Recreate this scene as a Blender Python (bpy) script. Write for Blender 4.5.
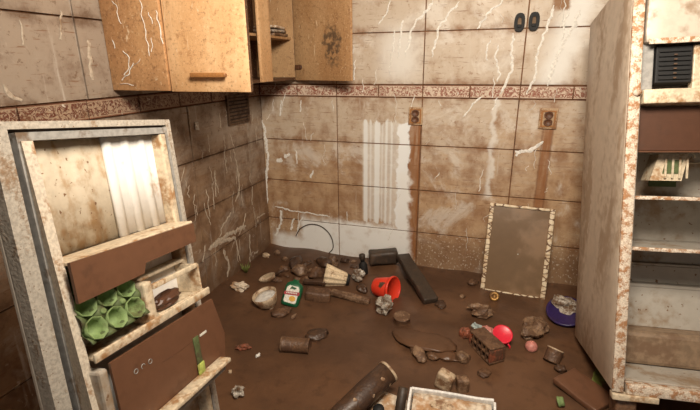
import bpy, bmesh, math, random
from mathutils import Vector, Matrix, noise
sc = bpy.context.scene
for o in list(bpy.data.objects): bpy.data.objects.remove(o, do_unlink=True)
C = sc.collection
# ------------------------------------------------------------------ camera
F, PITCH, YAW, ROLL = 440.7, 0.3109, -0.3121, -0.0095
CAM = Vector((1.7257, -3.1138, 1.516))
_f = Vector((math.sin(YAW)*math.cos(PITCH), math.cos(YAW)*math.cos(PITCH), -math.sin(PITCH)))
_r = Vector((math.cos(YAW), -math.sin(YAW), 0)); _u = _r.cross(_f)
_c, _s = math.cos(ROLL), math.sin(ROLL)
AR, AU = _c*_r + _s*_u, -_s*_r + _c*_u
cd = bpy.data.cameras.new('camera'); cam = bpy.data.objects.new('camera', cd); C.objects.link(cam)
cam.matrix_world = Matrix.Translation(CAM) @ Matrix((AR, AU, -_f)).transposed().to_4x4()
cd.sensor_width = 36; cd.lens = 36*F/700; cd.clip_start = .02
sc.camera = cam
# ------------------------------------------------------------------ world, lamp, exposure
w = bpy.data.worlds.new('world'); sc.world = w; w.use_nodes = True
w.node_tree.nodes['Background'].inputs[0].default_value = (1.0, .95, .88, 1)
w.node_tree.nodes['Background'].inputs[1].default_value = .4
def area(loc, target, size, power, col):
    l = bpy.data.lights.new('room_lamp', 'AREA'); l.shape = 'DISK'; l.size = size; l.energy = power; l.color = col
    o = bpy.data.objects.new('room_lamp', l); C.objects.link(o); o.location = loc
    o.rotation_euler = (Vector(target)-Vector(loc)).to_track_quat('-Z', 'Y').to_euler()
    return o
area((1.75, -2.45, 2.45), (1.4, -.3, 1.2), .8, 98, (1.0, .9, .76))
vs = sc.view_settings
sc.display_settings.display_device = 'sRGB'
vs.view_transform = 'Standard'; vs.look = 'None'; vs.gamma = 1; vs.use_curve_mapping = False; vs.exposure = 0.12

# ------------------------------------------------------------------ pixel helpers (a direction; the distance comes from what it touches)
def ray(x, y): return AR*((x-350)/F) + AU*((205-y)/F) + _f
def onx(x, y, X=0): d = ray(x, y); return CAM + d*((X-CAM.x)/d.x)
def ony(x, y, Y=0): d = ray(x, y); return CAM + d*((Y-CAM.y)/d.y)
def gnd(x, y, Z=0): d = ray(x, y); return CAM + d*((Z-CAM.z)/d.z)
def mpp(P): return (P-CAM).dot(_f)/F
def sm(a, b, x):
    t = max(0, min(1, (x-a)/(b-a))); return t*t*(3-2*t)

# ------------------------------------------------------------------ materials
class G:
    def __init__(s, name):
        s.m = bpy.data.materials.new(name); s.m.use_nodes = True; s.t = s.m.node_tree
        s.b = s.t.nodes['Principled BSDF']; s.pos = s.n('ShaderNodeNewGeometry').outputs['Position']
        s.obj = s.n('ShaderNodeTexCoord').outputs['Object']
    def n(s, k): return s.t.nodes.new(k)
    def put(s, sock, v):
        if isinstance(v, bpy.types.NodeSocket): s.t.links.new(v, sock)
        elif isinstance(v, (tuple, list)) and len(v) == 3 and sock.type == 'RGBA': sock.default_value = (*v, 1)
        else: sock.default_value = v
    def ma(s, op, a, b=0, c=None, cl=False):
        n = s.n('ShaderNodeMath'); n.operation = op; n.use_clamp = cl
        s.put(n.inputs[0], a); s.put(n.inputs[1], b)
        if c is not None: s.put(n.inputs[2], c)
        return n.outputs[0]
    def mix(s, f, a, b):
        n = s.n('ShaderNodeMix'); n.data_type = 'RGBA'; s.put(n.inputs[0], f); s.put(n.inputs[6], a); s.put(n.inputs[7], b)
        return n.outputs[2]
    def noise(s, scale, vec=None, detail=4, rough=.55, stretch=None, dist=0):
        v = vec or s.pos
        if stretch:
            m = s.n('ShaderNodeMapping'); s.put(m.inputs[0], v); m.inputs['Scale'].default_value = stretch; v = m.outputs[0]
        n = s.n('ShaderNodeTexNoise'); s.put(n.inputs['Vector'], v); n.inputs['Scale'].default_value = scale
        n.inputs['Detail'].default_value = detail; n.inputs['Roughness'].default_value = rough; n.inputs['Distortion'].default_value = dist
        return n.outputs[0]
    def step(s, x, a, b, o0=0., o1=1.):
        n = s.n('ShaderNodeMapRange'); n.interpolation_type = 'SMOOTHSTEP'; s.put(n.inputs[0], x)
        n.inputs[1].default_value = a; n.inputs[2].default_value = b; n.inputs[3].default_value = o0; n.inputs[4].default_value = o1
        return n.outputs[0]
    def xyz(s, v):
        n = s.n('ShaderNodeSeparateXYZ'); s.put(n.inputs[0], v); return n.outputs
    def mul(s, *a):
        r = a[0]
        for b in a[1:]: r = s.ma('MULTIPLY', r, b)
        return r
    def box(s, x, z, x0, x1, z0, z1, e):
        return s.mul(s.step(x, x0-e, x0+e), s.step(x, x1-e, x1+e, 1, 0), s.step(z, z0-e, z0+e), s.step(z, z1-e, z1+e, 1, 0))
    def done(s, col, rough=.6, bump=None, bs=.3, bd=.01, metal=0, spec=.5):
        s.put(s.b.inputs['Base Color'], col); s.put(s.b.inputs['Roughness'], rough)
        s.b.inputs['Metallic'].default_value = metal; s.b.inputs['Specular IOR Level'].default_value = spec
        if bump is not None:
            n = s.n('ShaderNodeBump'); n.inputs['Strength'].default_value = bs; n.inputs['Distance'].default_value = bd
            s.put(n.inputs['Height'], bump); s.t.links.new(n.outputs[0], s.b.inputs['Normal'])
        return s.m
def srgb(r, g, b):
    f = lambda c: (c/255/12.92 if c/255 <= .04045 else ((c/255+.055)/1.055)**2.4)
    return (f(r), f(g), f(b))
MUD = srgb(98, 72, 52)
def stained(name, base, amt=.45, mud=None, scale=9, rough=.55, bs=.25, spots=None, var=.25, stretch=None, metal=0):
    """painted/plastic/other surface with a patchy film of dried mud"""
    g = G(name); mud = mud or srgb(122, 92, 64)
    n1 = g.noise(scale, detail=6, stretch=stretch); n2 = g.noise(scale*5, detail=4)
    f = g.step(g.ma('ADD', n1, g.ma('MULTIPLY', g.ma('SUBTRACT', n2, .5), .35)), .72-amt*.55, .92-amt*.55)
    b2 = tuple(c*(1-var) for c in base)
    col = g.mix(g.step(n2, .35, .65), base, b2)
    col = g.mix(f, col, mud)
    if spots:
        n3 = g.noise(scale*9, detail=2); col = g.mix(g.step(n3, .66, .72), col, spots)
    return g.done(col, g.step(f, 0, 1, rough, min(.9, rough+.2)), g.ma('ADD', n2, g.ma('MULTIPLY', f, .6)), bs, .004, metal)

def tile_material(name, wall):
    g = G(name)
    P = g.xyz(g.pos); X, Y, Z = P[0], P[1], P[2]
    A = X if wall == 'back' else Y
    big = g.noise(1.6, detail=3); mid = g.noise(7, detail=6, rough=.65); fine = g.noise(45, detail=4, rough=.7)
    hor = g.noise(9, detail=5, stretch=(.5, .5, 4)); ver = g.noise(11, detail=5, stretch=(2.2, 2.2, .16))
    pale, tan, brown = srgb(194, 176, 155), srgb(184, 152, 118), srgb(140, 100, 66)
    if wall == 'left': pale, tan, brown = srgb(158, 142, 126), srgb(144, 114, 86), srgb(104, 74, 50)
    low = g.step(Z, .35, 1.75, .72, -.1)
    f = g.ma('ADD', low, g.ma('MULTIPLY', g.ma('SUBTRACT', big, .5), 1.3))
    f = g.ma('ADD', f, g.ma('MULTIPLY', g.ma('SUBTRACT', hor, .5), .9))
    col = g.mix(g.step(f, 0.05, .75), pale, tan)
    dirt = g.ma('ADD', mid, g.ma('MULTIPLY', low, .16))
    col = g.mix(g.step(dirt, .47, .76, 0, .8), col, brown)
    col = g.mix(g.step(fine, .6, .78, 0, .45), col, brown)
    pit = g.noise(26, detail=5, rough=.75); dash = g.noise(30, detail=4, stretch=(.28, .28, 3.2)); wash = g.noise(3.2, detail=6, rough=.7, dist=.6)
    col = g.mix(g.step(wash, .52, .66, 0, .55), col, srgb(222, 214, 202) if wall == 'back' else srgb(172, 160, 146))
    col = g.mix(g.step(pit, .56, .68, 0, .75), col, brown)
    col = g.mix(g.step(dash, .61, .68, 0, .7), col, srgb(122, 82, 52))
    ed = g.xyz(g.obj); rim = g.step(g.ma('ABSOLUTE', ed[2]), .11, .168, 0, .8)
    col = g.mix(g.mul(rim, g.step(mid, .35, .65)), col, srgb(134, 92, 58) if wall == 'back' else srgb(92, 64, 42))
    # pale runs of dried plaster water
    col = g.mix(g.step(ver, .62, .76, 0, .5), col, srgb(214, 206, 195))
    if wall == 'back':
        wx = g.ma('ADD', X, g.ma('MULTIPLY', g.ma('SUBTRACT', g.noise(14, detail=5), .5), .10))
        wz = g.ma('ADD', Z, g.ma('MULTIPLY', g.ma('SUBTRACT', g.noise(12, detail=5), .5), .12))
        # wet, speckled band above the mud
        band = g.mul(g.step(wz, .16, .34, 1, 0), g.step(X, 1.15, 1.3))
        col = g.mix(g.mul(band, .65), col, srgb(120, 88, 62))
        col = g.mix(g.mul(g.step(wz, .22, .5, 1, 0), g.step(g.noise(60, detail=3), .58, .66), .75), col, srgb(205, 190, 172))
        # rusty runs below the two sockets
        for xs, wd, z0, k in ((1.208, .046, .08, 1.), (2.072, .03, .5, .95)):
            xx = g.ma('ADD', X, g.ma('MULTIPLY', g.ma('SUBTRACT', g.noise(20, detail=4), .5), .02))
            r = g.box(xx, wz, xs-wd, xs+wd, z0, 1.12, .012)
            col = g.mix(g.mul(r, k, g.step(g.noise(30, detail=4, stretch=(1, 1, .12)), .35, .6, .5, 1)), col, srgb(142, 92, 52))
            e = g.mul(g.step(g.ma('ABSOLUTE', g.ma('SUBTRACT', xx, xs)), wd*.72, wd*.95), r)
            col = g.mix(g.mul(e, .8), col, srgb(104, 62, 32))
        # white plaster left on the tiles: striped patch, and the low patch behind the missing unit
        zz = g.ma('ADD', Z, g.ma('MULTIPLY', g.ma('SUBTRACT', g.noise(40, detail=3, stretch=(1, 1, .1)), .5), .12))
        sx = g.ma('ADD', X, g.ma('MULTIPLY', g.ma('SUBTRACT', g.noise(18, detail=3), .5), .012))
        col = g.mix(g.mul(g.box(sx, zz, .825, 1.15, .36, 1.11, .012), .5), col, srgb(226, 222, 214))
        for a_, b_, k in ((.832, .862, .75), (.878, .892, .5), (.915, .955, .8), (.968, .978, .5), (.995, 1.012, .7), (1.035, 1.05, .6)):
            col = g.mix(g.mul(g.box(sx, zz, a_, b_, .34, 1.12, .006), k), col, srgb(234, 234, 230))
        col = g.mix(g.mul(g.box(wx, wz, 1.085, 1.175, .30, 1.11, .008), .95), col, srgb(236, 236, 234))
        lm = g.ma('MAXIMUM', g.box(wx, wz, .30, 1.2, -.2, .325, .03), g.ma('MAXIMUM', g.box(wx, wz, .05, .4, -.2, .16, .05), g.box(wx, wz, 1.10, 1.19, .2, .75, .02)))
        col = g.mix(g.mul(lm, g.step(g.noise(9, detail=5), .25, .5, .6, 1)), col, srgb(234, 231, 225))
        # thin pale runs
        for xs, wd, z0, z1, k in ((1.735, .017, .6, 1.3, .6), (2.11, .09, 1.37, 2.0, .95), (1.09, .13, 1.4, 1.75, .7)):
            r = g.box(g.ma('ADD', wx, g.ma('MULTIPLY', Z, -.22 if xs > 2 else 0)), wz, xs-wd-(.36 if xs > 2 else 0), xs+wd-(.36 if xs > 2 else 0), z0, z1, wd*.8)
            col = g.mix(g.mul(r, k), col, srgb(228, 224, 216))
        # chipped glaze
        ch = g.mul(g.step(g.ma('ABSOLUTE', g.ma('SUBTRACT', wx, 2.06)), .03, .06, 1, 0), g.step(wz, 1.8, 1.83))
        col = g.mix(ch, col, srgb(140, 100, 62))
    else:
        band = g.step(g.ma('ADD', Z, g.ma('MULTIPLY', big, .3)), .2, .5, 1, 0)
        col = g.mix(g.mul(band, .6), col, srgb(96, 70, 50))
        sp = g.mul(g.step(g.noise(13, detail=5, dist=1.2), .63, .70), g.step(Z, .1, .7, 1, .25))
        col = g.mix(g.mul(sp, .8), col, srgb(198, 184, 168))
    return g.done(col, g.step(mid, .3, .7, .38, .7), g.ma('ADD', mid, g.ma('MULTIPLY', fine, .5)), .25, .006)
M = {}
M['tile_back'] = tile_material('glazed_tile_back', 'back')
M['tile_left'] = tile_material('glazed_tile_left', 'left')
def border_material(name, dark):
    g = G(name); O = g.xyz(g.obj); z = O[2]
    v = g.n('ShaderNodeTexVoronoi'); g.put(v.inputs['Vector'], g.pos); v.inputs['Scale'].default_value = 30
    wv = g.noise(22, detail=3, dist=2.2)
    wv2 = g.noise(55, detail=3, dist=1.5); pat = g.ma('MAXIMUM', g.mul(g.step(wv, .46, .5), g.step(wv, .55, .6, 1, 0)), g.step(wv2, .58, .64))
    cream, red = srgb(208, 186, 164), srgb(146, 88, 68)
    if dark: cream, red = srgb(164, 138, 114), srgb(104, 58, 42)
    az = g.ma('ABSOLUTE', z)
    col = g.mix(g.mul(pat, g.step(az, .030, .034, 1, 0)), cream, red)
    col = g.mix(g.step(az, .035, .037), col, srgb(128, 84, 62))
    d = g.noise(9, detail=5); col = g.mix(g.step(d, .55, .8, 0, .75), col, srgb(120, 88, 62))
    col = g.mix(g.step(g.noise(30, detail=3), .66, .74), col, srgb(214, 204, 190))
    return g.done(col, .5, pat, .5, .004)
M['border'] = border_material('relief_border', False); M['border_dark'] = border_material('relief_border_left', True)
M['grout'] = stained('grout', srgb(128, 86, 54), .5, srgb(92, 60, 38), 12, .85)
M['drip'] = stained('dried_plaster_drip', srgb(240, 234, 224), .15, srgb(206, 190, 170), 14, .7)
M['drip_l'] = stained('dried_mud_drip', srgb(196, 180, 160), .35, srgb(150, 124, 98), 14, .7)
def mud_material():
    g = G('wet_mud'); n1 = g.noise(2.2, detail=5); n2 = g.noise(14, detail=6); n3 = g.noise(70, detail=4)
    col = g.mix(g.step(n1, .35, .65), srgb(103, 73, 52), srgb(83, 58, 41))
    col = g.mix(g.step(n2, .5, .75, 0, .7), col, srgb(70, 48, 34))
    return g.done(col, g.step(n1, .35, .7, .3, .58), g.ma('ADD', n2, g.ma('MULTIPLY', n3, .25)), .22, .012, spec=.35)
M['mud'] = mud_material()
def wood_material(name, a, b, c, mould=None):
    g = G(name); n1 = g.noise(4, detail=6, stretch=(1, 1, .4)); n2 = g.noise(38, detail=5, rough=.7); n3 = g.noise(15, detail=4, dist=2.5, stretch=(1.6, 1.6, .35)); n4 = g.noise(90, detail=3, rough=.7)
    col = g.mix(g.step(n1, .35, .65), a, b)
    col = g.mix(g.step(n2, .52, .72, 0, .8), col, c)
    col = g.mix(g.step(n4, .56, .7, 0, .6), col, tuple(v*.55 for v in c)); col = g.mix(g.step(n4, .42, .3, 0, .5), col, srgb(232, 204, 164))
    col = g.mix(g.step(n3, .66, .71, 0, .8), col, srgb(230, 208, 176))
    if mould:
        P = g.xyz(g.pos); wx = g.ma('ADD', P[0], g.ma('MULTIPLY', g.ma('SUBTRACT', g.noise(16, detail=5), .5), .16))
        d = g.ma('ADD', g.ma('POWER', g.ma('DIVIDE', g.ma('SUBTRACT', wx, mould[0]), mould[2]), 2), g.ma('POWER', g.ma('DIVIDE', g.ma('SUBTRACT', P[2], mould[1]), mould[3]), 2))
        col = g.mix(g.mul(g.step(d, .3, 1.2, 1, 0), g.step(g.noise(34, detail=5), .38, .58), .85), col, srgb(74, 58, 44))
    return g.done(col, .55, g.ma('ADD', n2, n3), .3, .004)
M['wood'] = wood_material('peeling_wood', srgb(228, 188, 142), srgb(208, 162, 114), srgb(164, 116, 72))
M['wood_side'] = wood_material('stained_wood_side', srgb(196, 150, 104), srgb(172, 126, 84), srgb(130, 90, 58))
M['wood_in'] = wood_material('mouldy_wood', srgb(168, 126, 84), srgb(188, 150, 108), srgb(126, 88, 54), (.66, 1.63, .075, .15))
M['wood_dark'] = wood_material('dark_wood_and_shade', srgb(96, 64, 40), srgb(80, 52, 34), srgb(56, 38, 26))  # dark wood; on the back panels it paints the shade inside the cabinets
M['fridge_white'] = stained('fridge_enamel', srgb(196, 184, 168), .42, srgb(142, 118, 94), 6, .4, var=.1)
M['fridge_side'] = stained('fridge_side_film', srgb(202, 184, 164), .45, srgb(168, 144, 120), 5, .5, var=.1, stretch=(1, 1, .35))
M['rust_rim'] = stained('rusty_white_rim', srgb(226, 210, 190), .52, srgb(166, 120, 82), 36, .55, .5, spots=srgb(112, 70, 42))
M['strip'] = stained('door_strip', srgb(216, 202, 182), .34, srgb(160, 122, 86), 24, .5, .3, stretch=(1, 1, .35))
M['flange'] = stained('door_flange', srgb(184, 174, 160), .34, srgb(140, 114, 88), 22, .5, .4, spots=srgb(110, 80, 56), stretch=(1, 1, .3))
M['liner'] = stained('fridge_liner', srgb(182, 174, 162), .45, srgb(150, 126, 100), 5, .45, var=.06, spots=srgb(120, 88, 60))
M['liner_brown'] = stained('liner_brown_film', srgb(200, 186, 164), .5, srgb(164, 132, 94), 7, .5, var=.12, stretch=(1, 1.6, .3), spots=srgb(120, 86, 56))
M['liner_clean'] = stained('liner_clean', srgb(232, 228, 222), .16, srgb(180, 152, 120), 8, .4, var=.04)
M['cream'] = stained('cream_plastic', srgb(214, 196, 168), .42, srgb(160, 120, 80), 14, .45)
M['gasket'] = stained('grey_gasket', srgb(158, 154, 148), .3, srgb(110, 90, 72), 12, .6)
M['groove'] = stained('dirty_groove', srgb(62, 46, 36), .3, srgb(44, 32, 24), 20, .8)
M['brown_film'] = stained('brown_mud_film', srgb(108, 74, 54), .3, srgb(92, 62, 44), 7, .35, .1, var=.08)
M['brown_dark'] = stained('dark_mud_film', srgb(84, 54, 38), .3, srgb(70, 46, 33), 7, .4, .1, var=.08)
M['egg'] = stained('green_pulp', srgb(126, 148, 92), .4, srgb(92, 96, 56), 14, .7, var=.2)
M['egg_dark'] = stained('green_pulp_mud_shade', srgb(86, 98, 58), .4, srgb(76, 70, 44), 14, .7, var=.15)  # muddy pulp, darkened to paint the shaded ridges of the carton
M['black'] = stained('black_plastic', srgb(20, 18, 17), .2, srgb(44, 34, 27), 12, .7)
M['charcoal'] = stained('wet_charcoal_wood', srgb(62, 50, 40), .4, srgb(82, 62, 46), 10, .5)
M['red'] = stained('red_plastic', srgb(226, 62, 40), .2, srgb(170, 70, 44), 14, .32, .1, var=.06)
M['crimson'] = stained('crimson_plastic', srgb(226, 40, 62), .12, srgb(150, 66, 56), 14, .35, .1, var=.05)
M['green'] = stained('green_plastic', srgb(30, 96, 62), .16, srgb(60, 66, 44), 14, .3, .1)
M['white'] = stained('muddied_white', srgb(232, 228, 220), .22, srgb(176, 146, 114), 10, .55)
M['tray_white'] = stained('tray_white', srgb(244, 241, 236), .12, srgb(190, 164, 134), 12, .5)
M['liner_mud'] = stained('liner_mud_film', srgb(146, 122, 98), .5, srgb(120, 94, 72), 8, .5)
M['paper_mud'] = stained('muddied_paper', srgb(222, 206, 184), .5, srgb(176, 136, 98), 9, .65)
M['label_white'] = stained('label_white', srgb(232, 228, 214), .08, srgb(190, 170, 140), 20, .5, .05)
M['label_red'] = stained('label_red', srgb(172, 44, 52), .08, srgb(140, 60, 50), 20, .5, .05)
M['label_yellow'] = stained('label_yellow', srgb(226, 170, 60), .05, srgb(200, 150, 60), 20, .5, .05)
M['label_green'] = stained('label_green', srgb(34, 84, 44), .05, srgb(50, 70, 44), 20, .5, .05)
M['bone'] = stained('cream_ceramic', srgb(200, 176, 146), .5, srgb(132, 98, 70), 22, .45)
M['muddy'] = stained('mud_coated', srgb(112, 82, 60), .55, srgb(86, 60, 43), 18, .4, .6)
M['muddy_lite'] = stained('mud_coated_pale', srgb(146, 116, 90), .6, srgb(96, 69, 49), 22, .38, .6)
M['muddy_dark'] = stained('mud_coated_dark', srgb(82, 58, 42), .5, srgb(66, 46, 34), 12, .42, .5)
M['foil'] = stained('crumpled_clear_film', srgb(190, 180, 166), .55, srgb(104, 78, 56), 26, .22, .5)
M['purple'] = stained('purple_plastic', srgb(46, 30, 84), .3, srgb(60, 44, 46), 12, .35)
M['pink'] = stained('pink_plastic', srgb(206, 134, 122), .3, srgb(146, 96, 78), 18, .45)
M['brick'] = stained('wet_brick', srgb(150, 84, 58), .5, srgb(96, 64, 46), 16, .6, .5)
M['blue_grey'] = stained('blue_grey_wrapper', srgb(170, 182, 178), .3, srgb(120, 106, 90), 20, .4)
M['lime'] = stained('lime_plastic', srgb(176, 190, 96), .25, srgb(140, 130, 70), 14, .45)
M['leaf'] = stained('muddy_leaf', srgb(112, 116, 54), .3, srgb(96, 80, 48), 20, .6)
M['brass'] = stained('dull_brass', srgb(176, 132, 72), .3, srgb(112, 78, 48), 20, .4, metal=.5)
M['panel'] = stained('muddy_mirror_film', srgb(116, 90, 62), .5, srgb(136, 106, 76), 3, .28, .06, var=.08)
def crackle():
    g = G('crackled_cream'); v = g.n('ShaderNodeTexVoronoi'); v.feature = 'DISTANCE_TO_EDGE'; mp = g.n('ShaderNodeMapping'); g.put(mp.inputs[0], g.pos); mp.inputs['Scale'].default_value = (.5, 1, 1.1); g.put(v.inputs['Vector'], mp.outputs[0]); v.inputs['Scale'].default_value = 26
    d = v.outputs['Distance']; n = g.noise(30, detail=4)
    col = g.mix(g.step(n, .4, .7), srgb(228, 210, 180), srgb(192, 160, 120)); col = g.mix(g.step(d, .03, .09, 1, 0), col, srgb(104, 70, 42))
    return g.done(col, .5, d, .4, .004)
M['crackle'] = crackle()
M['wall_plain'] = stained('plain_plaster', srgb(150, 128, 106), .5, srgb(116, 92, 70), 3, .8)
M['copper'] = stained('worn_bronze', srgb(170, 116, 66), .35, srgb(120, 78, 44), 20, .35)
M['socket'] = stained('socket_plate', srgb(188, 158, 124), .5, srgb(140, 98, 62), 26, .5)
M['hinge'] = stained('rusted_hinge', srgb(104, 68, 46), .4, srgb(70, 44, 30), 20, .5)
M['vent_dark'] = stained('rusty_vent', srgb(96, 72, 52), .5, srgb(66, 44, 30), 20, .6)
M['lamp_glass'] = stained('lamp_glass', srgb(235, 230, 220), .05, None, 10, .3)

# ------------------------------------------------------------------ mesh helpers
def mesh(name, V, Fc, mat, parent=None, smooth=False, M4=None):
    me = bpy.data.meshes.new(name); me.from_pydata([tuple(v) for v in V], [], Fc); me.update()
    bm = bmesh.new(); bm.from_mesh(me); bmesh.ops.recalc_face_normals(bm, faces=bm.faces); bm.to_mesh(me); bm.free()
    if smooth: me.polygons.foreach_set('use_smooth', [True]*len(me.polygons))
    if mat: me.materials.append(M[mat])
    o = bpy.data.objects.new(name, me); C.objects.link(o)
    if parent: o.parent = parent
    if M4: o.matrix_local = M4
    return o
def bbox_bm(lo, hi, bev=0, seg=2):
    bm = bmesh.new(); bmesh.ops.create_cube(bm, size=1)
    for v in bm.verts: v.co = Vector(((lo[i]+hi[i])/2 + v.co[i]*(hi[i]-lo[i]) for i in range(3)))
    if bev: bmesh.ops.bevel(bm, geom=list(bm.edges), offset=bev, segments=seg, affect='EDGES', profile=.5)
    return bm
def from_bm(name, bm, mat, parent=None, smooth=False):
    me = bpy.data.meshes.new(name); bmesh.ops.recalc_face_normals(bm, faces=bm.faces); bm.to_mesh(me); bm.free()
    if smooth: me.polygons.foreach_set('use_smooth', [True]*len(me.polygons))
    me.materials.append(M[mat]); o = bpy.data.objects.new(name, me); C.objects.link(o)
    if parent: o.parent = parent
    return o
def box(name, lo, hi, mat, parent=None, bev=.003): return from_bm(name, bbox_bm(lo, hi, bev), mat, parent)
def cutbox(name, lo, hi, mat, parent=None, bev=.003, n=6, amp=.004, seed=0):
    """box with slightly uneven, worn faces"""
    bm = bbox_bm(lo, hi, bev); bmesh.ops.subdivide_edges(bm, edges=[e for e in bm.edges if e.calc_length() > .04], cuts=n, use_grid_fill=True)
    for v in bm.verts: v.co += noise.noise_vector(v.co*14+Vector((seed, 0, 0)))*amp
    return from_bm(name, bm, mat, parent, True)
def lathe(name, prof, mat, parent=None, seg=28, smooth=True, wob=0, seed=0):
    V, Fc = [], []
    for i, (r, z) in enumerate(prof):
        for k in range(seg):
            a = 2*math.pi*k/seg; p = Vector((r*math.cos(a), r*math.sin(a), z))
            if wob: p += noise.noise_vector(p*18+Vector((seed, 0, 0)))*wob
            V.append(p)
    for i in range(len(prof)-1):
        for k in range(seg):
            Fc.append((i*seg+k, i*seg+(k+1) % seg, (i+1)*seg+(k+1) % seg, (i+1)*seg+k))
    if prof[0][0] > 1e-5 : Fc.append(tuple(range(seg)))
    if prof[-1][0] > 1e-5: Fc.append(tuple(range((len(prof)-1)*seg, len(prof)*seg)))
    o = mesh(name, V, Fc, mat, parent, smooth)
    return o
def tube(name, pts, r, mat, parent=None, seg=8, closed=False):
    V, Fc = [], []; n = len(pts); pts = [Vector(p) for p in pts]
    rr = r if isinstance(r, (list, tuple)) else [r]*n
    for i, p in enumerate(pts):
        t = (pts[(i+1) % n if closed else min(i+1, n-1)]-pts[(i-1) % n if closed else max(i-1, 0)]).normalized()
        a = t.orthogonal().normalized() if i == 0 else (a - t*a.dot(t)).normalized()
        b = t.cross(a)
        for k in range(seg):
            an = 2*math.pi*k/seg; V.append(p + (a*math.cos(an)+b*math.sin(an))*rr[i])
    for i in range(n if closed else n-1):
        j = (i+1) % n
        for k in range(seg): Fc.append((i*seg+k, i*seg+(k+1) % seg, j*seg+(k+1) % seg, j*seg+k))
    if not closed: Fc += [tuple(range(seg)), tuple(range((n-1)*seg, n*seg))]
    return mesh(name, V, Fc, mat, parent, True)
def crumple(name, size, mat, parent=None, seed=0, rough=.35, sub=4, freq=2.2, smooth=False):
    bm = bmesh.new(); bmesh.ops.create_icosphere(bm, subdivisions=sub, radius=1)
    for v in bm.verts:
        p = v.co.copy(); q = p*freq + Vector((seed*7.3, seed*1.7, 0))
        n = noise.noise(q) - .55*abs(noise.noise(q*1.9+Vector((5, 0, 0)))) + .12*noise.noise(q*4)
        p = p*(1 + rough*n)
        v.co = Vector((p.x*size[0]/2, p.y*size[1]/2, p.z*size[2]/2))
    return from_bm(name, bm, mat, parent, smooth)
def sheet(name, sx, sy, mat, parent=None, n=16, amp=.01, seed=0, thick=.004, freq=7, ragged=.0):
    V, Fc = [], []
    def P(i, j, k):
        x, y = (i/n-.5)*sx, (j/n-.5)*sy
        if ragged and (i in (0, n) or j in (0, n)):
            d = noise.noise_vector(Vector((x*30, y*30, seed)))*ragged; x += d.x; y += d.y
        z = amp*noise.noise(Vector((x*freq+seed*3.1, y*freq, seed)))*2
        return (x, y, z + k*thick)
    for k in (0, 1):
        for i in range(n+1):
            for j in range(n+1): V.append(P(i, j, k))
    N = (n+1)**2; I = lambda i, j, k: k*N+i*(n+1)+j
    for i in range(n):
        for j in range(n):
            for k in (0, 1): Fc.append((I(i, j, k), I(i+1, j, k), I(i+1, j+1, k), I(i, j+1, k)))
        Fc += [(I(i, 0, 0), I(i+1, 0, 0), I(i+1, 0, 1), I(i, 0, 1)), (I(i, n, 0), I(i+1, n, 0), I(i+1, n, 1), I(i, n, 1)),
               (I(0, i, 0), I(0, i+1, 0), I(0, i+1, 1), I(0, i, 1)), (I(n, i, 0), I(n, i+1, 0), I(n, i+1, 1), I(n, i, 1))]
    return mesh(name, V, Fc, mat, parent, True)
def prism(name, poly, y0, y1, mat, parent=None, bev=0):
    """polygon in local x,z pulled from y0 to y1"""
    n = len(poly); V = [(x, y0, z) for x, z in poly]+[(x, y1, z) for x, z in poly]
    Fc = [tuple(range(n)), tuple(range(n, 2*n))]+[(i, (i+1) % n, n+(i+1) % n, n+i) for i in range(n)]
    return mesh(name, V, Fc, mat, parent)
def ring_prism(name, out, inn, y0, y1, mat, parent=None):
    n = len(out); V = [(x, y, z) for y in (y0, y1) for L in (out, inn) for x, z in L]; Fc = []
    for i in range(n):
        j = (i+1) % n; a, b, c, d = i, n+i, 2*n+i, 3*n+i; a2, b2, c2, d2 = j, n+j, 2*n+j, 3*n+j
        Fc += [(a, a2, b2, b), (c, c2, d2, d), (a, a2, c2, c), (b, b2, d2, d)]
    return mesh(name, V, Fc, mat, parent)
def thing(name, label, cat, loc=(0, 0, 0), rot=None, group=None):
    o = bpy.data.objects.new(name, None); C.objects.link(o); o.empty_display_size = .05
    if rot is None: o.location = loc
    else: o.matrix_world = Matrix.Translation(Vector(loc)) @ rot.to_4x4()
    o['label'] = label; o['category'] = cat
    if group: o['group'] = group
    return o
def tag(o, label, cat, group=None):
    o['label'] = label; o['category'] = cat
    if group: o['group'] = group
    return o
def struct(o, label, cat): o['kind'] = 'structure'; o['label'] = label; o['category'] = cat; return o
def stuff(o): o['kind'] = 'stuff'; return o
RX = lambda a: Matrix.Rotation(a, 3, 'X')
RY = lambda a: Matrix.Rotation(a, 3, 'Y')
RZ = lambda a: Matrix.Rotation(a, 3, 'Z')
rad = math.radians

# ------------------------------------------------------------------ setting: floor of mud
LUMPS = []
for x, y, s, h in ((430, 328, .16, .035), (405, 335, .12, .02), (455, 338, .1, .035), (330, 275, .25, .04), (300, 262, .2, .05), (385, 270, .2, .03), (440, 300, .16, .02),
                   (560, 345, .2, .02), (250, 300, .2, .02), (215, 330, .3, .04), (500, 355, .15, .02), (590, 395, .2, .02)):
    P = gnd(x, y); LUMPS.append((P.x, P.y, s, h))
def mud_h(x, y):
    z = .012*noise.noise(Vector((x*2.1, y*2.1, 3))) + .006*noise.noise(Vector((x*6, y*6, 7)))
    for a, b, s, h in LUMPS:
        d = ((x-a)**2+(y-b)**2)/(s*s)
        if d < 6: z += h*math.exp(-d)
    z += .035*math.exp(-(x/.12)**2) + .02*math.exp(-(y/.1)**2)
    return z
X0, X1, Y0, Y1 = 0, 3.5, -4.6, 0
nx, ny = 175, 230
V = [(X0+(X1-X0)*i/nx, Y0+(Y1-Y0)*j/ny, 0) for i in range(nx+1) for j in range(ny+1)]
V = [(x, y, mud_h(x, y)) for x, y, z in V]
Fc = [(i*(ny+1)+j, (i+1)*(ny+1)+j, (i+1)*(ny+1)+j+1, i*(ny+1)+j+1) for i in range(nx) for j in range(ny)]
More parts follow.
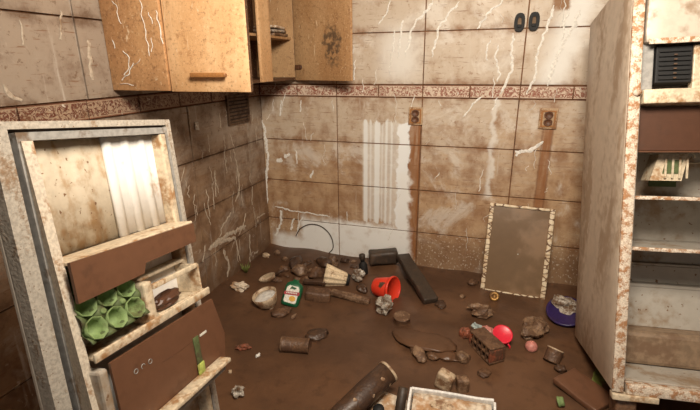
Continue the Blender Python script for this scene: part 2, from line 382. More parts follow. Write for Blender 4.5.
struct(mesh('floor', V, Fc, 'mud', smooth=True), 'kitchen floor buried under wet brown flood mud', 'floor')

# ------------------------------------------------------------------ setting: tiled walls
ZB, BH, TW, TH, TU = 1.285, .088, .6257, .33, .3396
rows = [(ZB-TH*(k+1), ZB-TH*k) for k in range(4)] + [(ZB+BH+TU*k, ZB+BH+TU*(k+1)) for k in range(3)]
rows = [(a, b) for a, b in rows]
wb = struct(box('wall_back', (-.15, .010, -.3), (3.65, .16, 2.75), 'grout', bev=0), 'back kitchen wall of stained greige tiles with a relief border', 'wall')
wl = struct(box('wall_left', (-.16, -4.6, -.3), (-.010, .010, 2.75), 'grout', bev=0), 'left kitchen wall of dark muddy tiles', 'wall')
struct(box('wall_right', (3.5, -4.6, -.3), (3.65, .010, 2.75), 'wall_plain', bev=0), 'plain stained wall at the right of the kitchen', 'wall')
struct(box('wall_front_shade', (-.16, -4.75, -.3), (1.3, -4.6, 2.75), 'wall_plain', bev=0), 'unseen wall behind the viewer, added to shade the lower left of the room', 'wall')  # unseen wall beside the open side, added to keep light off the lower left
struct(box('ceiling', (-.16, -4.6, 2.6), (3.65, .16, 2.75), 'wall_plain', bev=0), 'stained plaster ceiling of the kitchen', 'ceiling')
GAP = .0034; rnd = random.Random(4)
_tm = {}
def tile_obj(name, wall, a0, a1, z0, z1, mat):
    key = (name, wall, round(a1-a0, 3), round(z1-z0, 3), mat)
    if key not in _tm:
        hw, hz = (a1-a0)/2-GAP, (z1-z0)/2-GAP
        bm = bbox_bm((-hw, 0, -hz) if wall == 'b' else (0, -hw, -hz), (hw, .012, hz) if wall == 'b' else (-.012, hw, hz), .002, 1)
        me = bpy.data.meshes.new(name); bmesh.ops.recalc_face_normals(bm, faces=bm.faces); bm.to_mesh(me); bm.free(); me.materials.append(M[mat]); _tm[key] = me
    o = bpy.data.objects.new(name, _tm[key]); C.objects.link(o)
    o.parent = wb if wall == 'b' else wl
    j = rnd.uniform(-.0012, .0006)
    o.location = ((a0+a1)/2, -j, (z0+z1)/2) if wall == 'b' else (j, (a0+a1)/2, (z0+z1)/2)
    return o
for z0, z1 in rows:
    a = 0
    while a < 3.49: tile_obj('tile', 'b', a, min(a+TW, 3.5), z0, z1, 'tile_back'); a += TW
    ys = [0, -.217] + [-.217-.667*k for k in range(1, 8)]
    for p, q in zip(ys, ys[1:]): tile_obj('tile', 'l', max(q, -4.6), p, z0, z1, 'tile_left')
a = 0
while a < 3.49: tile_obj('border_tile', 'b', a, min(a+TW/2, 3.5), ZB, ZB+BH, 'border'); a += TW/2
a = 0
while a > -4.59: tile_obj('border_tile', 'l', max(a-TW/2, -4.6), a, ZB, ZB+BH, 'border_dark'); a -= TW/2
# dried drips, raised ribbons on the tiles
def ribbon(V, Fc, pts, nrm, width, seed):
    q = []
    for a, b in zip(pts, pts[1:]):
        n = max(2, int((b-a).length/.012))
        q += [a.lerp(b, i/n) for i in range(n)]
    q.append(pts[-1]); side0 = len(V)
    for i, p in enumerate(q):
        t = (q[min(i+1, len(q)-1)]-q[max(i-1, 0)]).normalized(); s = t.cross(nrm)
        p = p + s*(noise.noise(p*38+Vector((seed, 0, 0)))*.013)
        k = i/len(q); wd = width*(.55+.9*abs(noise.noise(p*30+Vector((0, seed, 0)))))*(1 if .04 < k < .93 else .4)
        V += [p-s*wd+nrm*.0008, p+nrm*.0026, p+s*wd+nrm*.0008]
    for i in range(len(q)-1):
        a = side0+i*3; Fc += [(a, a+1, a+4, a+3), (a+1, a+2, a+5, a+4)]
BD = [([(433, 0), (428, 10), (417, 20), (411, 31), (409, 42), (405, 56)], 4), ([(460, 2), (448.5, 13), (445.7, 20), (440, 24), (436, 40), (432, 57)], 3.5),
      ([(504, 0), (488.5, 13), (481, 23), (477, 29)], 3), ([(514, 33), (511, 53), (512, 70), (506, 83), (500, 94)], 4), ([(554, 5), (546, 31), (537, 54), (536.5, 68), (534, 80), (526, 94)], 4),
      ([(568, 9), (564, 28), (562, 40)], 3.5), ([(580, 10), (574, 25), (562, 46), (553, 66), (547, 86)], 6), ([(482, 96), (473, 104), (463, 117)], 2.5), ([(498, 97), (492, 110)], 2.5),
      ([(263, 120), (268, 158), (266, 185), (267, 200), (265, 225)], 6), ([(280.5, 210), (281, 223), (275, 236)], 5), ([(294, 218), (291, 230)], 4), ([(303, 217), (299, 224), (296, 236)], 4),
      ([(275, 206), (292, 211), (310, 213), (330, 217)], 3), ([(277, 162), (282, 159)], 7), ([(284, 157), (290, 154)], 7), ([(313, 170), (311, 178)], 4), ([(296, 150), (297, 164)], 2.5),
      ([(402, 20), (400, 40), (398, 58)], 3), ([(395, 30), (393, 52)], 2.5), ([(491, 40), (485, 52), (488, 60)], 2.5), ([(499, 45), (495, 56), (500, 74), (497, 82)], 3),
      ([(515, 152), (528, 151), (538, 146), (543, 141)], 6), ([(520, 150), (516, 156)], 4), ([(281, 100), (280, 116)], 3), ([(301, 100), (300, 112)], 2.5), ([(355, 60), (354, 80)], 2.5), ([(390, 0), (386, 14), (378, 24)], 2.5)]
V, Fc = [], []
for i, (pts, wd) in enumerate(BD): ribbon(V, Fc, [ony(x, y) for x, y in pts], Vector((0, -1, 0)), wd*.0025, i)
rr = random.Random(11)
for i in range(46):
    x, z = rr.uniform(.05, 2.3), rr.uniform(.3, 1.9); L = rr.uniform(.03, .16); q = Vector((x, 0, z)); pts = [q]
    for k in range(3): q = q + Vector((rr.uniform(-.02, .012), 0, -L/3)); pts.append(q)
    ribbon(V, Fc, pts, Vector((0, -1, 0)), rr.uniform(.0015, .004), 100+i)
stuff(mesh('drip_streaks', V, Fc, 'drip', wb))
LD = [([(208, 134), (209.6, 152)], 3), ([(224, 152), (227, 173)], 4), ([(233.7, 149), (237.7, 170), (239.6, 189), (237.7, 199)], 5), ([(215, 170), (216, 197)], 4), ([(188, 106), (192, 141)], 4),
      ([(239, 173), (239, 190), (235, 202)], 4), ([(231, 213), (221.5, 228), (220, 237)], 5), ([(245.7, 226), (236, 231), (226, 236), (216, 243), (208, 250)], 12), ([(223, 250), (229.6, 266), (227, 277)], 8),
      ([(249.7, 234), (250, 264)], 4), ([(245.7, 213), (244, 223), (238, 236)], 5), ([(252, 186), (252, 205)], 4), ([(219, 113), (221, 128)], 3), ([(205, 245), (203, 262)], 5), ([(236, 240), (240, 262)], 4), ([(265, 213), (256, 219)], 4),
      ([(20, 20), (24, 45)], 3), ([(60, 10), (62, 40)], 3), ([(88, 40), (92, 80)], 7), ([(2, 85), (10, 95), (22, 100)], 5), ([(214, 246), (226, 240), (236, 238)], 9), ([(230, 150), (231, 162)], 3)]
V, Fc = [], []
for i, (pts, wd) in enumerate(LD): ribbon(V, Fc, [onx(x, y) for x, y in pts], Vector((1, 0, 0)), wd*.0019, 40+i)
for i in range(40):
    y, z = rr.uniform(-1.9, -.05), rr.uniform(.25, 1.25); L = rr.uniform(.05, .2); q = Vector((0, y, z)); pts = [q]
    for k in range(3): q = q + Vector((0, rr.uniform(-.02, .02), -L/3)); pts.append(q)
    ribbon(V, Fc, pts, Vector((1, 0, 0)), rr.uniform(.002, .006), 200+i)
stuff(mesh('drip_streaks', V, Fc, 'drip_l', wl))

# ------------------------------------------------------------------ wall fittings
def outlet(px0, px1, label):
    a, b = ony(*px0), ony(*px1); cx, cz = (a.x+b.x)/2, (a.z+b.z)/2; hw, hz = abs(b.x-a.x)/2, abs(a.z-b.z)/2
    t = thing('wall_socket', label, 'socket', (cx, -.001, cz), group='sockets on the tiled wall')
    box('plate', (-hw, -.012, -hz), (hw, .0, hz), 'socket', t, .004)
    ring_prism('frame', [(-hw*.8, -hz*.8), (hw*.8, -hz*.8), (hw*.8, hz*.8), (-hw*.8, hz*.8)], [(-hw*.6, -hz*.66), (hw*.6, -hz*.66), (hw*.6, hz*.66), (-hw*.6, hz*.66)], -.017, -.0121, 'copper', t)
    for s in (-1, 1):
        sk = lathe('socket', [(.0, 0), (.02, 0), (.024, .004), (.024, .008), (.018, .008), (.016, .003), (0, .003)], 'hinge', t, 20)
        sk.rotation_euler = (rad(90), 0, 0); sk.location = (0, -.012, s*hz*.36); sk.scale = (1.1, 1, 1)
outlet((409, 107), (422.5, 125), 'rust-stained wall socket beside the white striped plaster patch')
outlet((540, 108), (556, 129), 'rust-stained wall socket above the leaning framed panel')
for k, (c, lb) in enumerate((((519.5, 22.5), 'left one of two black oval hanger plates high on the wall'), ((534, 21.5), 'right one of two black oval hanger plates high on the wall'))):
    P = ony(*c); t = thing('hanger_plate', lb, 'wall bracket', (P.x, -.001, P.z), group='black hanger plates'); N = 20
    ov = lambda a, b: [(a*math.copysign(abs(math.cos(i*2*math.pi/N))**.75, math.cos(i*2*math.pi/N)), b*math.copysign(abs(math.sin(i*2*math.pi/N))**.75, math.sin(i*2*math.pi/N))) for i in range(N)]
    ring_prism('plate', ov(.031, .054), ov(.011, .030), -.016, 0, 'black', t)
    prism('backing', ov(.018, .038), -.004, 0, 'wall_plain', t)
    box('hook', (-.012, -.022, -.03), (.012, -.003, -.012), 'black', t, .003)
# dark vent below the wall cabinet on the left wall
t = thing('wall_vent', 'dark rusty slatted vent on the left wall under the cabinet', 'vent', (0.001, -.335, 1.215))
ring_prism('frame', [(-.14, -.1), (.14, -.1), (.14, .1), (-.14, .1)], [(-.125, -.085), (.125, -.085), (.125, .085), (-.125, .085)], -.014, 0, 'vent_dark', t)
box('backing', (-.13, -.003, -.09), (.13, 0, .09), 'groove', t, 0)
for k in range(7): box('slat', (-.126, -.011, -.082+k*.0245), (.126, -.003, -.068+k*.0245), 'vent_dark', t, .001)
t.rotation_euler = (0, 0, rad(90))
P = onx(196, 126); o = sheet('paper_scrap', .035, .05, 'white', None, 5, .002, 3, .0015); o.rotation_euler = (rad(80), rad(8), rad(90)); o.location = (P.x+.006, P.y, P.z); tag(o, 'tiny white paper scrap stuck on the left wall tiles', 'paper scrap')
# thin cable loop on the low white patch
pts = [ony(x, y, -.006) for x, y in ((296, 236), (300, 229), (309, 224.5), (319, 225.5), (327, 231), (332, 239), (333, 248), (329, 253), (324, 257))]
q = []
for i in range(len(pts)-1):
    p0, p1, p2, p3 = pts[max(i-1, 0)], pts[i], pts[i+1], pts[min(i+2, len(pts)-1)]
    for k in range(6):
        u = k/6; q.append(.5*((2*p1)+(p2-p0)*u+(2*p0-5*p1+4*p2-p3)*u*u+(3*p1-p0-3*p2+p3)*u**3))
tag(tube('cable', q, .004, 'charcoal', None, 6), 'thin dark cable looping over the low white wall patch', 'cable')

# ------------------------------------------------------------------ wall cabinets
CZ0, CZ1, CX = 1.405, 2.12, .32
def cabinet(label, y0, y1, t=.018):
    r = thing('wall_cabinet', label, 'cabinet', (0, 0, CZ0))
    H = CZ1-CZ0
    return r, H
r, H = cabinet('near wall cabinet with its orange-brown door swung open towards us', -1.405, -.66)
y0, y1 = -1.405, -.805
cutbox('side_panel', (.003, y0, 0), (CX, y0+.018, H), 'wood_side', r, .0015, 4, .0012)
box('side_panel', (.003, y1-.018, 0), (CX, y1, H), 'wood_in', r, .0015)
box('bottom_panel', (.003, y0+.0185, 0), (CX, y1-.0185, .018), 'wood_dark', r, .0015)
box('top_panel', (.003, y0+.0185, H-.018), (CX, y1-.0185, H), 'wood_side', r, .0015)
box('back_panel', (.003, y0+.0185, .0185), (.009, y1-.0185, H-.0185), 'wood_dark', r, .001)  # dark tone stands in for the shade of the open cabinet
box('shelf', (.0095, y0+.0185, H*.48), (CX-.03, y1-.0185, H*.48+.016), 'wood_in', r, .0015)
d = cutbox('door', (0, -.009, 0), (.394, .009, H), 'wood', r, .002, 5, .0012, 2); d.location = (CX+.004, y0+.022, -.004); d.rotation_euler = (0, 0, rad(3))
h = cutbox('handle', (.118, -.036, .062), (.292, -.026, .082), 'copper', d, .003, 2, .001); 
for s in (.13, .28): box('handle_post', (s-.006, -.0265, .066), (s+.006, -.0085, .078), 'copper', d, .001)
box('edge_band', (.3952, -.0085, .002), (.3975, .0085, H-.002), 'wood_dark', d, .0005)
V, Fc = [], []
for i, (pts, wd) in enumerate([([(113, 0), (118, 12), (120, 24)], 2), ([(140, 0), (143, 18), (145, 34), (148, 46), (150, 56)], 2.5), ([(149, 12), (152, 24)], 2.5), ([(156, 10), (161, 34), (163, 44)], 3), ([(112, 40), (116, 48)], 2.5), ([(124, 50), (128, 58), (130, 68), (125, 76)], 3),
                              ([(133, 62), (130, 74), (122, 80)], 3), ([(140, 58), (136, 66)], 2), ([(153, 38), (152, 52)], 2), ([(120, 84), (134, 84)], 2)]):
    ribbon(V, Fc, [ony(x, y, y0-.0008) for x, y in pts], Vector((0, -1, 0)), wd*.0011, 300+i)
V = [(v[0], v[1], v[2]-CZ0) for v in V]
stuff(mesh('drip_streaks', V, Fc, 'drip', r))
r, H = cabinet('corner wall cabinet standing open with a mould-stained door against the back wall', -.64, -.02)
y0, y1 = -.80, -.015
box('side_panel', (.003, y0, 0), (CX, y0+.018, H), 'wood_side', r, .0015)
box('side_panel', (.003, y1-.018, 0), (CX, y1, H), 'wood_in', r, .0015)
box('bottom_panel', (.003, y0+.0185, 0), (CX, y1-.0185, .018), 'wood_dark', r, .0015)
box('top_panel', (.003, y0+.0185, H-.018), (CX, y1-.0185, H), 'wood_in', r, .0015)
box('back_panel', (.003, y0+.0185, .0185), (.009, y1-.0185, H-.0185), 'wood_dark', r, .001)  # dark tone paints the cavity shade seen through the front gap
box('shelf', (.0095, y0+.0185, .275), (CX-.02, y1-.0185, .291), 'wood_in', r, .0015)
o = cutbox('front_stile', (CX+.001, -.565, .004), (CX+.019, -.42, H-.004), 'wood', r, .002, 4, .001, 5)
hx, hy = .335, -.03
ang = math.atan2(-.17, .50)
d = cutbox('door', (0, -.018, 0), (.50, 0, H), 'wood_in', r, .002, 5, .0012, 7); d.location = (hx, hy, -.002); d.rotation_euler = (0, 0, ang)
for z in (.09, H-.12):
    hg = box('hinge', (.004, -.028, z-.016), (.042, -.0185, z+.016), 'hinge', d, .003); 
    cup = lathe('hinge_cup', [(0, 0), (.017, 0), (.017, .006), (0, .006)], 'hinge', d, 16); cup.rotation_euler = (rad(90), 0, 0); cup.location = (.05, -.018, z)
box('edge_band', (.501, -.0175, .002), (.503, -.0005, H-.002), 'wood_side', d, .0005)
# things left on the corner cabinet's shelf
zt = CZ0+.2915
for k, (wd, dp, hh) in enumerate(((.17, .2, .018), (.16, .19, .016), (.16, .18, .014))):
    o = sheet('folded_cloth', wd, dp, ['muddy_lite', 'foil', 'paper_mud'][k], None, 10, .003, 20+k, hh, 9)
    o.location = (.19, -.14, zt+.005+[0, .026, .05][k]); o.rotation_euler = (0, 0, rad(4*k-3)); tag(o, ['bottom muddy brown folded cloth on the corner cabinet shelf', 'middle greyish folded cloth on the corner cabinet shelf', 'top cream folded cloth on the corner cabinet shelf'][k], 'cloth', 'folded cloths on the cabinet shelf')

# ------------------------------------------------------------------ refrigerator at the right, doorless, leaning back
def axes(a, b, c): return RZ(a) @ RX(b) @ RY(c)
FR = axes(.04, -.247, -.041); FO = Vector((2.295, -1.337, -1.082+1.285))
t = thing('refrigerator', 'tall doorless white refrigerator tilted back at the right, rusty front rim', 'refrigerator', FO, FR)
FW, FD, FH, WT = .62, .665, 1.72, .05
def fh(x, y, dep=0):
    """height and width on the refrigerator front (or a plane dep behind it) hit by a pixel"""
    n = FR @ Vector((0, 1, 0)); d = ray(x, y); s = ((FO + n*dep - CAM).dot(n))/d.dot(n); Q = FR.transposed() @ (CAM + d*s - FO); return Q.x, Q.z
cutbox('side_panel', (0, .006, -.0), (WT-.012, FD, FH), 'fridge_side', t, .004, 5, .0015)
cutbox('side_panel', (FW-WT+.012, .006, 0), (FW, FD, FH), 'fridge_side', t, .004, 5, .0015)
box('back_panel', (WT-.011, FD-.05, .0), (FW-WT+.011, FD, FH), 'fridge_side', t, .002)
box('base', (WT-.011, .03, 0), (FW-WT+.011, FD-.051, .045), 'liner', t, .003)
box('top_panel', (WT-.011, .006, FH-.05), (FW-WT+.011, FD-.051, FH), 'fridge_white', t, .003)
zdiv0, zdiv1 = fh(640, 104)[1], fh(636, 90)[1]
ztop = fh(660, 45)[1]; zlip = fh(635, 384)[1]
for nm, lo, hi in (('rim', (0, -.012, 0), (.042, .005, FH)), ('rim', (FW-.042, -.012, 0), (FW, .005, FH))): cutbox(nm, lo, hi, 'rust_rim', t, .004, 7, .003, 3)
cutbox('bottom_lip', (.053, -.012, -.005), (FW-.053, .029, zlip), 'rust_rim', t, .004, 5, .002, 5)
cutbox('freezer_divider', (.053, -.012, zdiv0), (FW-.053, .35, zdiv1), 'cream', t, .004, 5, .002, 6)
# liner
IB = .36   # depth of the visible back of the liner
LB = lambda z0, z1, y, nm='liner_back', m='liner': box(nm, (WT-.01, y, z0), (FW-WT+.01, y+.01, z1), m, t, .002)
z262, z280 = fh(650, 262, IB)[1], fh(650, 282, IB)[1]
LB(z262, zdiv0, IB); LB(z280+.004, z262-.012, IB-.03, m='liner'); LB(.20, z280-.012, IB-.07, m='liner')
box('liner_step', (WT-.01, IB-.03, z262-.011), (FW-WT+.01, IB+.01, z262-.001), 'liner', t, .002)
box('liner_step', (WT-.01, IB-.07, z280-.011), (FW-WT+.01, IB-.02, z280+.003), 'liner', t, .002)
box('compressor_hump', (WT-.01, .2, .046), (FW-WT+.01, IB+.0, .199), 'liner_mud', t, .02)
box('liner_side', (WT-.011, .006, .046), (WT-.001, IB, zdiv0), 'liner', t, .002); box('liner_side', (FW-WT+.001, .006, .046), (FW-WT+.011, IB, zdiv0), 'liner', t, .002)
def fshelf(px, py, dep=.04):
    z = fh(px, py, dep)[1]
    s = box('shelf', (WT+.001, dep, z-.006), (FW-WT-.001, IB-.001, z), 'liner', t, .001)
    cutbox('shelf_trim', (WT+.001, dep-.012, z-.011), (FW-WT-.001, dep-.0005, z+.004), 'rust_rim', s, .002, 6, .0015)
fshelf(645, 197); fshelf(645, 248)
# brown flap below the freezer
zf0 = fh(650, 151, .05)[1]
box('evaporator_flap', (WT+.003, .05, zf0), (FW-WT-.003, .075, zdiv0-.004), 'brown_dark', t, .004)
box('flap_edge', (WT+.003, .046, zf0-.006), (FW-WT-.003, .08, zf0-.0005), 'brown_film', t, .002)
# thermostat box
dp = .12; xa, za = fh(651, 154, dp); xb, zb = fh(687, 181, dp)
th = prism('thermostat_box', [(xa+.03, za), (xb-.0, za), (xb-.02, zb), (xa, zb)], dp, dp+.1, 'cream', t)
th2 = prism('thermostat_window', [(xa+.055, za-.025), (xb-.02, za-.025), (xb-.035, zb+.03), (xa+.045, zb+.03)], dp-.004, dp-.0003, 'egg_dark', th)
for k in range(4): box('thermostat_bar', (xa+.05+k*.026, dp-.01, zb+.01), (xa+.058+k*.026, dp-.0045, za-.015), 'cream', th, .001)
xg, zg = fh(649, 179, IB-.004); xh, zh = fh(676, 187, IB-.004)
box('green_label_plate', (xg, IB-.004, zh), (xh, IB-.0005, zg), 'egg_dark', t, .0005)
xw, zw = fh(690, 158, IB-.01)
tube('wire', [(xw+.02*math.cos(a*.5), IB-.01, zw+.025*math.sin(a*.5)) for a in range(11)]+[(xw+.06, IB-.01, zw-.02)], .003, 'cream', t, 6)
# freezer: grey inner wall, black grille, white front above
box('freezer_liner', (WT-.01, .2, zdiv1+.001), (FW-WT+.01, .21, FH-.051), 'liner', t, .002)
xl, _ = fh(655, 60, .03)
box('freezer_side', (.053, .03, zdiv1+.001), (xl-.004, .06, ztop+.02), 'gasket', t, .004)
xr, zr0 = fh(691.5, 82, .02); _, zr1 = fh(660, 46, .02)
gb = box('evaporator_grille', (xl, .02, zr0), (xr, .09, zr1), 'black', t, .004)
for k in range(7): box('grille_bar', (xl+.01, .012, zr0+.012+k*(zr1-zr0-.02)/7), (xr-.01, .0195, zr0+.018+k*(zr1-zr0-.02)/7), 'black', gb, .001)
for k in range(6): box('grille_bead', ((xl+xr)/2-.005, .006, zr0+.014+k*(zr1-zr0-.02)/7), ((xl+xr)/2+.006, .0115, zr0+.020+k*(zr1-zr0-.02)/7), 'vent_dark', gb, .001)
box('freezer_panel', (xr+.003, .02, zdiv1+.001), (FW-.053, .06, ztop+.0), 'cream', t, .004)
cutbox('freezer_front', (.053, -.008, ztop+.012), (FW-.053, .03, FH-.0), 'fridge_white', t, .004, 6, .004, 9)
cutbox('freezer_trim', (.06, -.016, ztop+.002), (FW-.055, -.009, ztop+.024), 'rust_rim', t, .002, 6, .002, 9)
# foot and kick strip
cutbox('kick_strip', (.0, -.02, -.03), (.17, .02, -.006), 'cream', t, .003, 4, .003, 12)
cutbox('foot', (.02, .0, -.22), (.1, .10, -.031), 'muddy', t, .008, 3, .005, 13)
cutbox('foot', (FW-.1, .0, -.22), (FW-.02, .10, -.005), 'muddy', t, .008, 3, .005, 14)
pv = lathe('hinge_pin', [(0, 0), (.016, 0), (.016, .01), (0, .012)], 'rust_rim', t, 16); pv.rotation_euler = (rad(90), 0, 0); pv.location = (.028, -.012, zdiv1-.01)

# ------------------------------------------------------------------ refrigerator door standing open at the left
DR = axes(1.581, -.14, .109); DO = Vector((.859, -1.998, 0.0)) + DR @ Vector((-.58, 0, 0))
t = thing('refrigerator_door', 'tilted white refrigerator door with shelves and egg tray, inner side towards us', 'refrigerator door', DO, DR)
W_, H_ = .58, 1.36
rect = lambda x0, x1, z0, z1: [(x0, z0), (x1, z0), (x1, z1), (x0, z1)]
from_bm('outer_panel', bbox_bm((.0, .036, 0), (W_, .055, H_), .006), 'fridge_white', t)
ring_prism('flange', rect(0, W_, 0, H_), rect(.04, W_-.022, .03, H_-.018), -.004, .0355, 'flange', t)
ring_prism('groove', rect(.0402, W_-.0222, .0302, H_-.0182), rect(.05, W_-.03, .04, H_-.026), .012, .0355, 'groove', t)
ring_prism('gasket', rect(.0503, W_-.0303, .0403, H_-.0263), rect(.068, W_-.04, .05, H_-.046), -.012, .0355, 'gasket', t)
# rust and dirt dents along the flange
V = [(.054, -.02, 1.313), (.082, -.02, 1.313), (.098, .0355, 1.313), (.0685, .0355, 1.313), (.034, -.092, .40), (.0545, -.092, .40), (.098, .0355, .40), (.0685, .0355, .40)]
mesh('liner_dike', V, [(0, 1, 2, 3), (4, 5, 6, 7), (0, 1, 5, 4), (1, 2, 6, 5), (2, 3, 7, 6), (3, 0, 4, 7)], 'strip', t)
box('liner_dike', (W_-.068, -.012, .08), (W_-.0405, .0355, H_-.047), 'cream', t, .006)
# upper recess: stained half and clean ridged half
def ridged(nm, x0, x1, z0, z1, y, amp, per, mat, n=48):
    V, Fc = [], []
    for i in range(n+1):
        x = x0+(x1-x0)*i/n; u = (x-x0)
        yy = y - amp*max(0, math.sin(u/per*2*math.pi))**.7 if amp else y
        V += [(x, yy, z0), (x, yy, z1), (x, .0355, z0), (x, .0355, z1)]
    for i in range(n):
        a = i*4; b = a+4; Fc += [(a, b, b+1, a+1), (a+2, b+2, b+3, a+3), (a+1, b+1, b+3, a+3), (a, b, b+2, a+2)]
    Fc += [(0, 1, 3, 2), (n*4, n*4+1, n*4+3, n*4+2)]
    return mesh(nm, V, Fc, mat, t, True)
ridged('liner_panel', .0985, .314, 1.017, H_-.047, .03, .004, .11, 'liner_brown')
ridged('ridged_panel', .3145, .5115, 1.017, H_-.047, .024, .007, .066, 'liner_clean')
box('liner_panel', (.0985, .026, .5), (.5115, .0355, 1.004), 'liner_clean', t, .003)
box('liner_panel', (.0985, .026, .08), (.5115, .0355, .499), 'liner', t, .003)
# door shelf with mud-coated retainer
box('shelf', (.07, -.075, 1.005), (.5205, .0225, 1.016), 'cream', t, .003)
prism('shelf_retainer', [(.056, .915), (.27, .918), (.282, .945), (.51, .947), (.512, 1.010), (.056, 1.018)], -.085, -.0755, 'brown_film', t)
# lower shelf with egg tray
box('egg_shelf', (.07, -.09, .755), (.52, .0255, .765), 'cream', t, .003)
cutbox('shelf_lip', (.056, -.099, .758), (.52, -.0905, .783), 'cream', t, .003, 6, .001)
# small cream compartment box
b = box('compartment_box', (.258, -.085, .766), (.29, .025, .89), 'cream', t, .006)
box('box_floor', (.2905, -.085, .7655), (.5, .025, .772), 'cream', b, .001)
box('box_side', (.494, -.085, .7725), (.502, .025, .872), 'cream', b, .002)
box('box_back', (.2905, .008, .7725), (.4935, .014, .868), 'liner_clean', b, .001)
box('box_ledge', (.2905, -.03, .880), (.502,   .02, .89), 'cream', b, .003)
cutbox('box_top_rim', (.2905, -.088, .862), (.4935, -.076, .878), 'cream', b, .002, 4, .001)
cutbox('box_lip', (.2905, -.0895, .7725), (.502, -.0855, .785), 'cream', b, .001, 3, .0005)
# brown lower bin front, white bin end, rail
box('bin_end', (.056, -.10, .40), (.083, .0, .735), 'liner', t, .008)
bp = prism('bin_front', [(.09, .50), (.53, .51), (.548, .60), (.512, .742), (.085, .745)], -.108, -.1, 'brown_film', t)
for k in range(3):
    lp = tube('ring_mark', [(.155+k*.026+.0065*math.cos(a), -.1085, .682+.0065*math.sin(a)) for a in [i*2*math.pi/12 for i in range(12 if k != 1 else 9)]], .0012, 'gasket', bp, 6, closed=(k != 1))
box('dash_mark', (.42, -.1095, .648), (.455, -.1083, .656), 'label_white', bp, .0003)
cutbox('green_strip', (.385, -.113, .565), (.41, -.1083, .66), 'egg_dark', bp, .001, 3, .001); cutbox('lime_tab', (.378, -.119, .535), (.41, -.1135, .572), 'lime', bp, .002, 3, .001)
tube('scratch', [(.25, -.1085, .655), (.33, -.1085, .65), (.46, -.1085, .653)], .0003, 'brown_dark', bp, 5)
cutbox('bin_rail', (.08, -.155, .522), (.50, -.109, .536), 'cream', t, .003, 5, .001); cutbox('bin_rail', (.10, -.135, .495), (.49, -.109, .5215), 'gasket', t, .003, 5, .001)
box('bin_floor', (.09, -.108, .488), (.52, .025, .498), 'brown_dark', t, .002)
# egg carton of green pulp, a thing of its own in the shelf
def carton(nc, nr, p):
    V, Fc = [], []; k = 7; nx_, ny_ = nc*k, nr*k
    for i in range(nx_+1):
        for j in range(ny_+1):
            x, y = i/k, j/k
            cx_, cy_ = math.cos(2*math.pi*x), math.cos(2*math.pi*y)
            z = .5*(cx_+cy_); z = -.040*(-z)**.55 if z < 0 else .020*z**.7
            V.append((x*p, y*p, z))
    n = len(V)
    V += [(x, y, z-.003) for x, y, z in V]
    I = lambda i, j: i*(ny_+1)+j
    for i in range(nx_):
        for j in range(ny_):
            for o_ in (0, n): Fc.append(tuple(o_+q_ for q_ in (I(i, j), I(i+1, j), I(i+1, j+1), I(i, j+1))))
    for i in range(nx_):
        for j in (0, ny_): Fc.append((I(i, j), I(i+1, j), n+I(i+1, j), n+I(i, j)))
    for j in range(ny_):
        for i in (0, nx_): Fc.append((I(i, j), I(i, j+1), n+I(i, j+1), n+I(i, j)))
    return V, Fc
PC = .064
V, Fc = carton(3, 3, PC)
mc = Matrix.Translation(DO) @ DR.to_4x4() @ Matrix.Translation((.062, -.076, .80)) @ Matrix.Rotation(rad(70), 4, 'X')
et = thing('egg_carton', 'green pulp egg carton lying in the shelf of the open refrigerator door', 'egg carton'); et.matrix_world = mc
mesh('cup_tray', V, Fc, 'egg_dark', et, True)  # darker copy of the pulp: shade between the cups put into the colour
for i in range(1, 3):
    for j in range(1, 3):
        c = lathe('peg', [(.010, -.012), (.008, .004), (.006, .006), (0, .0065)], 'egg', et, 8); c.location = (i*PC, j*PC, .018)
for i in range(3):
    for j in range(3):
        c = lathe('cup', [(.0, -.030), (.016, -.028), (.028, -.008), (.031, .012), (.0292, .012), (.026, -.007), (.014, -.025), (0, -.027)], 'egg', et, 8); c.location = (PC*(i+.5), PC*(j+.5), .006)  # paler pulp paints the lit hollows of the cups
mw = Matrix.Translation(DO) @ DR.to_4x4()
o = crumple('wet_food_packet', (.12, .06, .05), 'brown_dark', None, 3, .25, 3); o.matrix_world = mw @ Matrix.Translation((.375, -.045, .797)) @ Matrix.Rotation(rad(-6), 4, 'Y'); tag(o, 'dark brown soaked packet inside the cream door compartment', 'packet')

# ------------------------------------------------------------------ framed panel leaning on the back wall
zb_ = .0
BL, BRp = gnd(482, 291), gnd(546, 300); TLp = ony(490, 203, -.012)
Wp = .42; base = Vector((1.742, -.205, -.006)); topz = .585
tilt = math.atan2(.19, topz)
LR = RZ(rad(-1)) @ RX(-tilt) @ RY(rad(1.2)); Hp = math.hypot(.19, topz)
t = thing('framed_panel', 'brown muddy mirror panel in a crackled cream frame leaning on the wall', 'framed panel', base, LR)
box('panel', (.026, 0.004, .012), (Wp-.03, .012, Hp-.016), 'panel', t, .002)
cutbox('frame_strip', (0, -.006, 0), (.028, .016, Hp), 'crackle', t, .004, 8, .002, 1); cutbox('frame_strip', (Wp-.031, -.006, 0), (Wp, .016, Hp), 'crackle', t, .004, 8, .002, 2)
cutbox('frame_strip', (.0285, -.006, Hp-.018), (Wp-.0315, .016, Hp), 'crackle', t, .004, 6, .002, 3); cutbox('frame_strip', (.0285, -.006, 0), (Wp-.0315, .016, .014), 'crackle', t, .004, 6, .002, 4)
lathe('screw', [(0, 0), (.004, 0), (.004, .003), (0, .004)], 'label_white', t, 10).matrix_local = Matrix.Translation((Wp*.52, .004, Hp*.46)) @ Matrix.Rotation(rad(90), 4, 'X')

